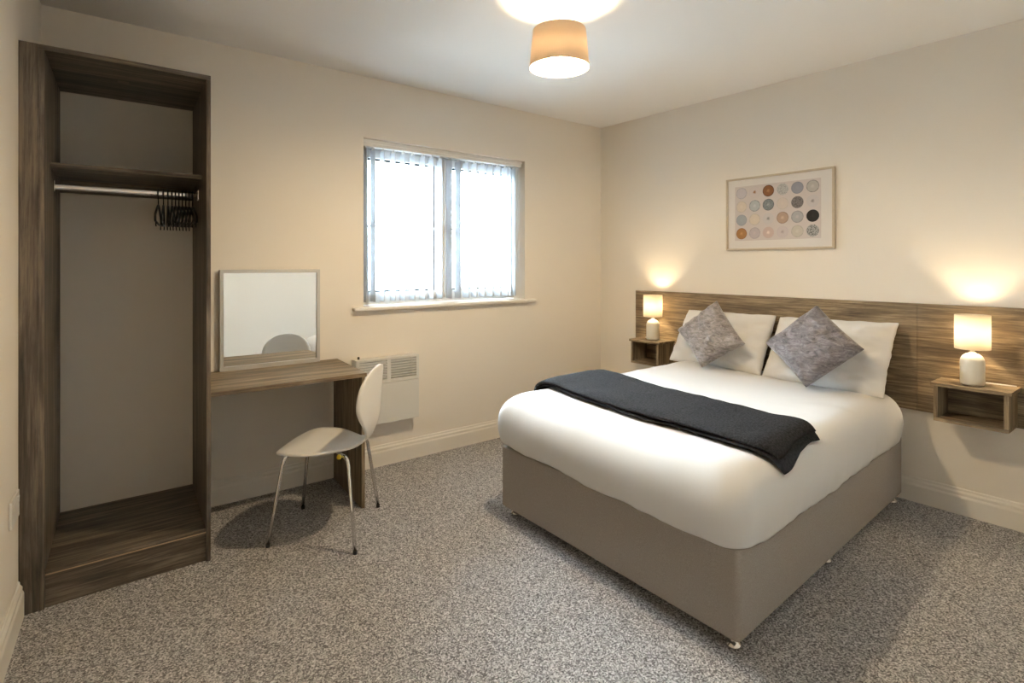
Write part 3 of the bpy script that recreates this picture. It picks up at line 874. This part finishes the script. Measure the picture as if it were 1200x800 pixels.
# ------------------------------------------------------------------ table lamps
BULB_R = 0.022
M['bulb_t'] = emit_mat('warm_bulb_table', WARM, TABLE_W / (4 * math.pi ** 2 * BULB_R ** 2))
def table_lamp(x, y, z, label, cord):
    t = thing('table_lamp', label, 'table lamp', (x, y, z), 'bedside table lamps')
    pr = [(0.001, 0.0), (0.042, 0.0), (0.047, 0.004), (0.049, 0.012), (0.049, 0.115), (0.047, 0.128), (0.040, 0.142), (0.028, 0.152), (0.016, 0.157), (0.013, 0.162), (0.001, 0.162)]
    obj('base', MB().lathe(pr, (x, y, z + 0.0005), 40), M['ceramic'], t, smooth=True)
    stem = obj('stem', MB().lathe([(0.009, 0.163), (0.009, 0.205), (0.014, 0.206), (0.014, 0.232)], (x, y, z), 16), M['white_plastic'], t)
    obj('bulb', MB().sphere((x, y, z + 0.258), BULB_R, 14, 8, 1.15), M['bulb_t'], t, smooth=True)
    sh = obj('lamp_shade', MB().lathe([(0.0715, 0.178), (0.0715, 0.346), (0.0700, 0.346), (0.0700, 0.178)], (x, y, z), 48, closed=True), M['shade_w'], t, smooth=False)
    for f in sh.data.polygons: f.use_smooth = True
    m = MB()
    for a in (0.3, 0.3 + 2 * math.pi / 3, 0.3 + 4 * math.pi / 3):
        m.tube([(x + 0.012 * math.cos(a), y + 0.012 * math.sin(a), z + 0.206), (x + 0.0698 * math.cos(a), y + 0.0698 * math.sin(a), z + 0.190)], 0.0014, 6)
    obj('shade_ring', m, M['white_plastic'], sh)
    obj('cord', MB().tube(cord, 0.0028, 8), M['white_plastic'], t, smooth=True)
table_lamp(-0.130, -2.592, 0.702, 'lit white ceramic table lamp on the shelf by the board joint',
           [(-0.085, -2.592, 0.712), (-0.06, -2.60, 0.7055), (-0.04, -2.63, 0.7055), (-0.032, -2.70, 0.7055), (-0.03, -2.74, 0.7055)])
table_lamp(-0.120, -0.650, 0.716, 'lit white ceramic table lamp on the shelf in the window corner',
           [(-0.075, -0.640, 0.726), (-0.06, -0.61, 0.7195), (-0.08, -0.57, 0.7195), (-0.07, -0.54, 0.7195), (-0.03, -0.545, 0.7195)])

# ------------------------------------------------------------------ framed print
pc = thing('framed_print', 'framed print of twenty-four patterned circles above the headboard', 'picture', (-0.01, -1.556, 1.394))
py0, py1, pz0, pz1 = -1.912, -1.203, 1.395, 1.891
w = 0.012
m = MB().box(-0.022, -0.001, py0, py0 + w, pz0, pz1).box(-0.022, -0.001, py1 - w, py1, pz0, pz1)
m.box(-0.022, -0.001, py0 + w, py1 - w, pz1 - w, pz1).box(-0.022, -0.001, py0 + w, py1 - w, pz0, pz0 + w)
obj('frame', m, M['pic_frame'], pc, bevel=0.001)
obj('mount', box(-0.010, -0.003, py0 + w, py1 - w, pz0 + w, pz1 - w), M['mat_board'], pc)
prt = obj('print', box(-0.0112, -0.0102, -1.833, -1.266, 1.460, 1.833), M['print'], pc)
G = lambda v: (v, v, v)
CI = [((200, 190, 196), (198, 188, 194), (165, 158, 165), 0), ((170, 110, 60), (212, 196, 192), (206, 192, 190), 0), ((190, 125, 65), (150, 88, 38), (70, 42, 24), 0), ((190, 188, 186), (186, 184, 182), (200, 196, 192), .35),
      ((150, 152, 166), (145, 147, 162), (128, 130, 142), 0), ((200, 194, 188), (184, 177, 170), (120, 116, 112), 0),
      ((226, 210, 188), (220, 202, 180), (190, 178, 160), 0), ((196, 200, 202), (178, 184, 186), (120, 124, 126), 0), ((160, 168, 172), (132, 140, 144), (86, 92, 96), .3), ((218, 200, 188), (214, 197, 186), (196, 184, 172), 0),
      ((128, 118, 116), (124, 114, 112), (130, 120, 118), .55), ((150, 140, 140), (204, 194, 193), (204, 194, 192), 0),
      ((160, 168, 178), (158, 162, 172), (142, 146, 158), 0), ((224, 206, 184), (220, 202, 180), (188, 176, 158), 0), ((140, 136, 136), (204, 196, 194), (206, 196, 193), 0), ((214, 178, 144), (188, 150, 122), (140, 108, 84), 0),
      ((190, 180, 182), (172, 168, 170), (130, 126, 128), 0), ((44, 40, 38), (34, 31, 29), (22, 20, 19), 0),
      ((214, 150, 70), (184, 118, 48), (150, 90, 34), 0), ((204, 184, 186), (192, 176, 180), (160, 148, 152), 0), ((240, 216, 204), (208, 176, 166), (204, 178, 172), 0), ((180, 160, 160), (206, 190, 190), (200, 186, 186), 0),
      ((210, 202, 188), (202, 192, 176), (176, 166, 152), 0), ((170, 168, 168), (168, 166, 166), (185, 183, 182), .8)]
for k, (a, b, c, pat) in enumerate(CI):
    row, col = divmod(k, 6)
    y = -1.314 - col * (1.784 - 1.314) / 5; z = 1.786 - row * (1.786 - 1.509) / 3
    n = 28
    Pm = [(-0.01165, y, z)] + [(-0.01165, y + 0.0385 * math.cos(2 * math.pi * i / n), z + 0.0385 * math.sin(2 * math.pi * i / n)) for i in range(n)]
    Pb = [(-0.01125, p[1], p[2]) for p in Pm[1:]]
    Fm = [(0, 1 + i, 1 + (i + 1) % n) for i in range(n)] + [(1 + i, 1 + (i + 1) % n, 1 + n + (i + 1) % n, 1 + n + i) for i in range(n)]
    obj('printed_circle', MB().add(Pm + Pb, Fm), circle_mat(k, a, b, c, pat), prt, origin=(-0.01165, y, z))

# ================================================================== pendant lamp
PX, PY = -1.907, -1.506
pd = thing('pendant_lamp', 'taupe drum pendant lampshade hanging from the ceiling on a white cord', 'ceiling lamp', (PX, PY, H))
obj('ceiling_rose', MB().lathe([(0.040, -0.0005), (0.040, -0.010), (0.034, -0.022), (0.012, -0.028), (0.006, -0.034), (0.004, -0.036)], (PX, PY, H), 32), M['white_plastic'], pd, smooth=True)
obj('cord', MB().tube([(PX, PY, H - 0.03), (PX, PY, 2.325)], 0.0032, 8), M['white_plastic'], pd, smooth=True)
obj('lamp_holder', MB().lathe([(0.006, 0.07), (0.016, 0.062), (0.018, 0.05), (0.018, 0.0), (0.014, -0.01)], (PX, PY, 2.262), 20), M['white_plastic'], pd, smooth=True)
PB = 0.042
M['bulb_p'] = emit_mat('warm_bulb_pendant', WARM, PENDANT_W / (4 * math.pi ** 2 * PB ** 2))
obj('bulb', MB().sphere((PX, PY, 2.220), PB, 18, 10, 1.05), M['bulb_p'], pd, smooth=True)
zt, zb, rt, rb = 2.352, 2.183, 0.119, 0.135
sh = obj('lamp_shade', MB().lathe([(rb, zb), (rt, zt), (rt - 0.001, zt), (rb - 0.001, zb)], (PX, PY, 0), 64, closed=True), M['shade_t'], pd, smooth=True)
obj('shade_lining', MB().lathe([(rb - 0.0014, zb + .001), (rt - 0.0014, zt - .001), (rt - 0.0022, zt - .001), (rb - 0.0022, zb + .001)], (PX, PY, 0), 64, closed=True), M['lining'], sh, smooth=True)
m = MB()
for k in range(3):
    a = 0.4 + k * 2 * math.pi / 3
    m.tube([(PX + 0.018 * math.cos(a), PY + 0.018 * math.sin(a), 2.29), (PX + 0.1165 * math.cos(a), PY + 0.1165 * math.sin(a), 2.335)], 0.0016, 6)
obj('shade_carrier', m, M['white_plastic'], sh)
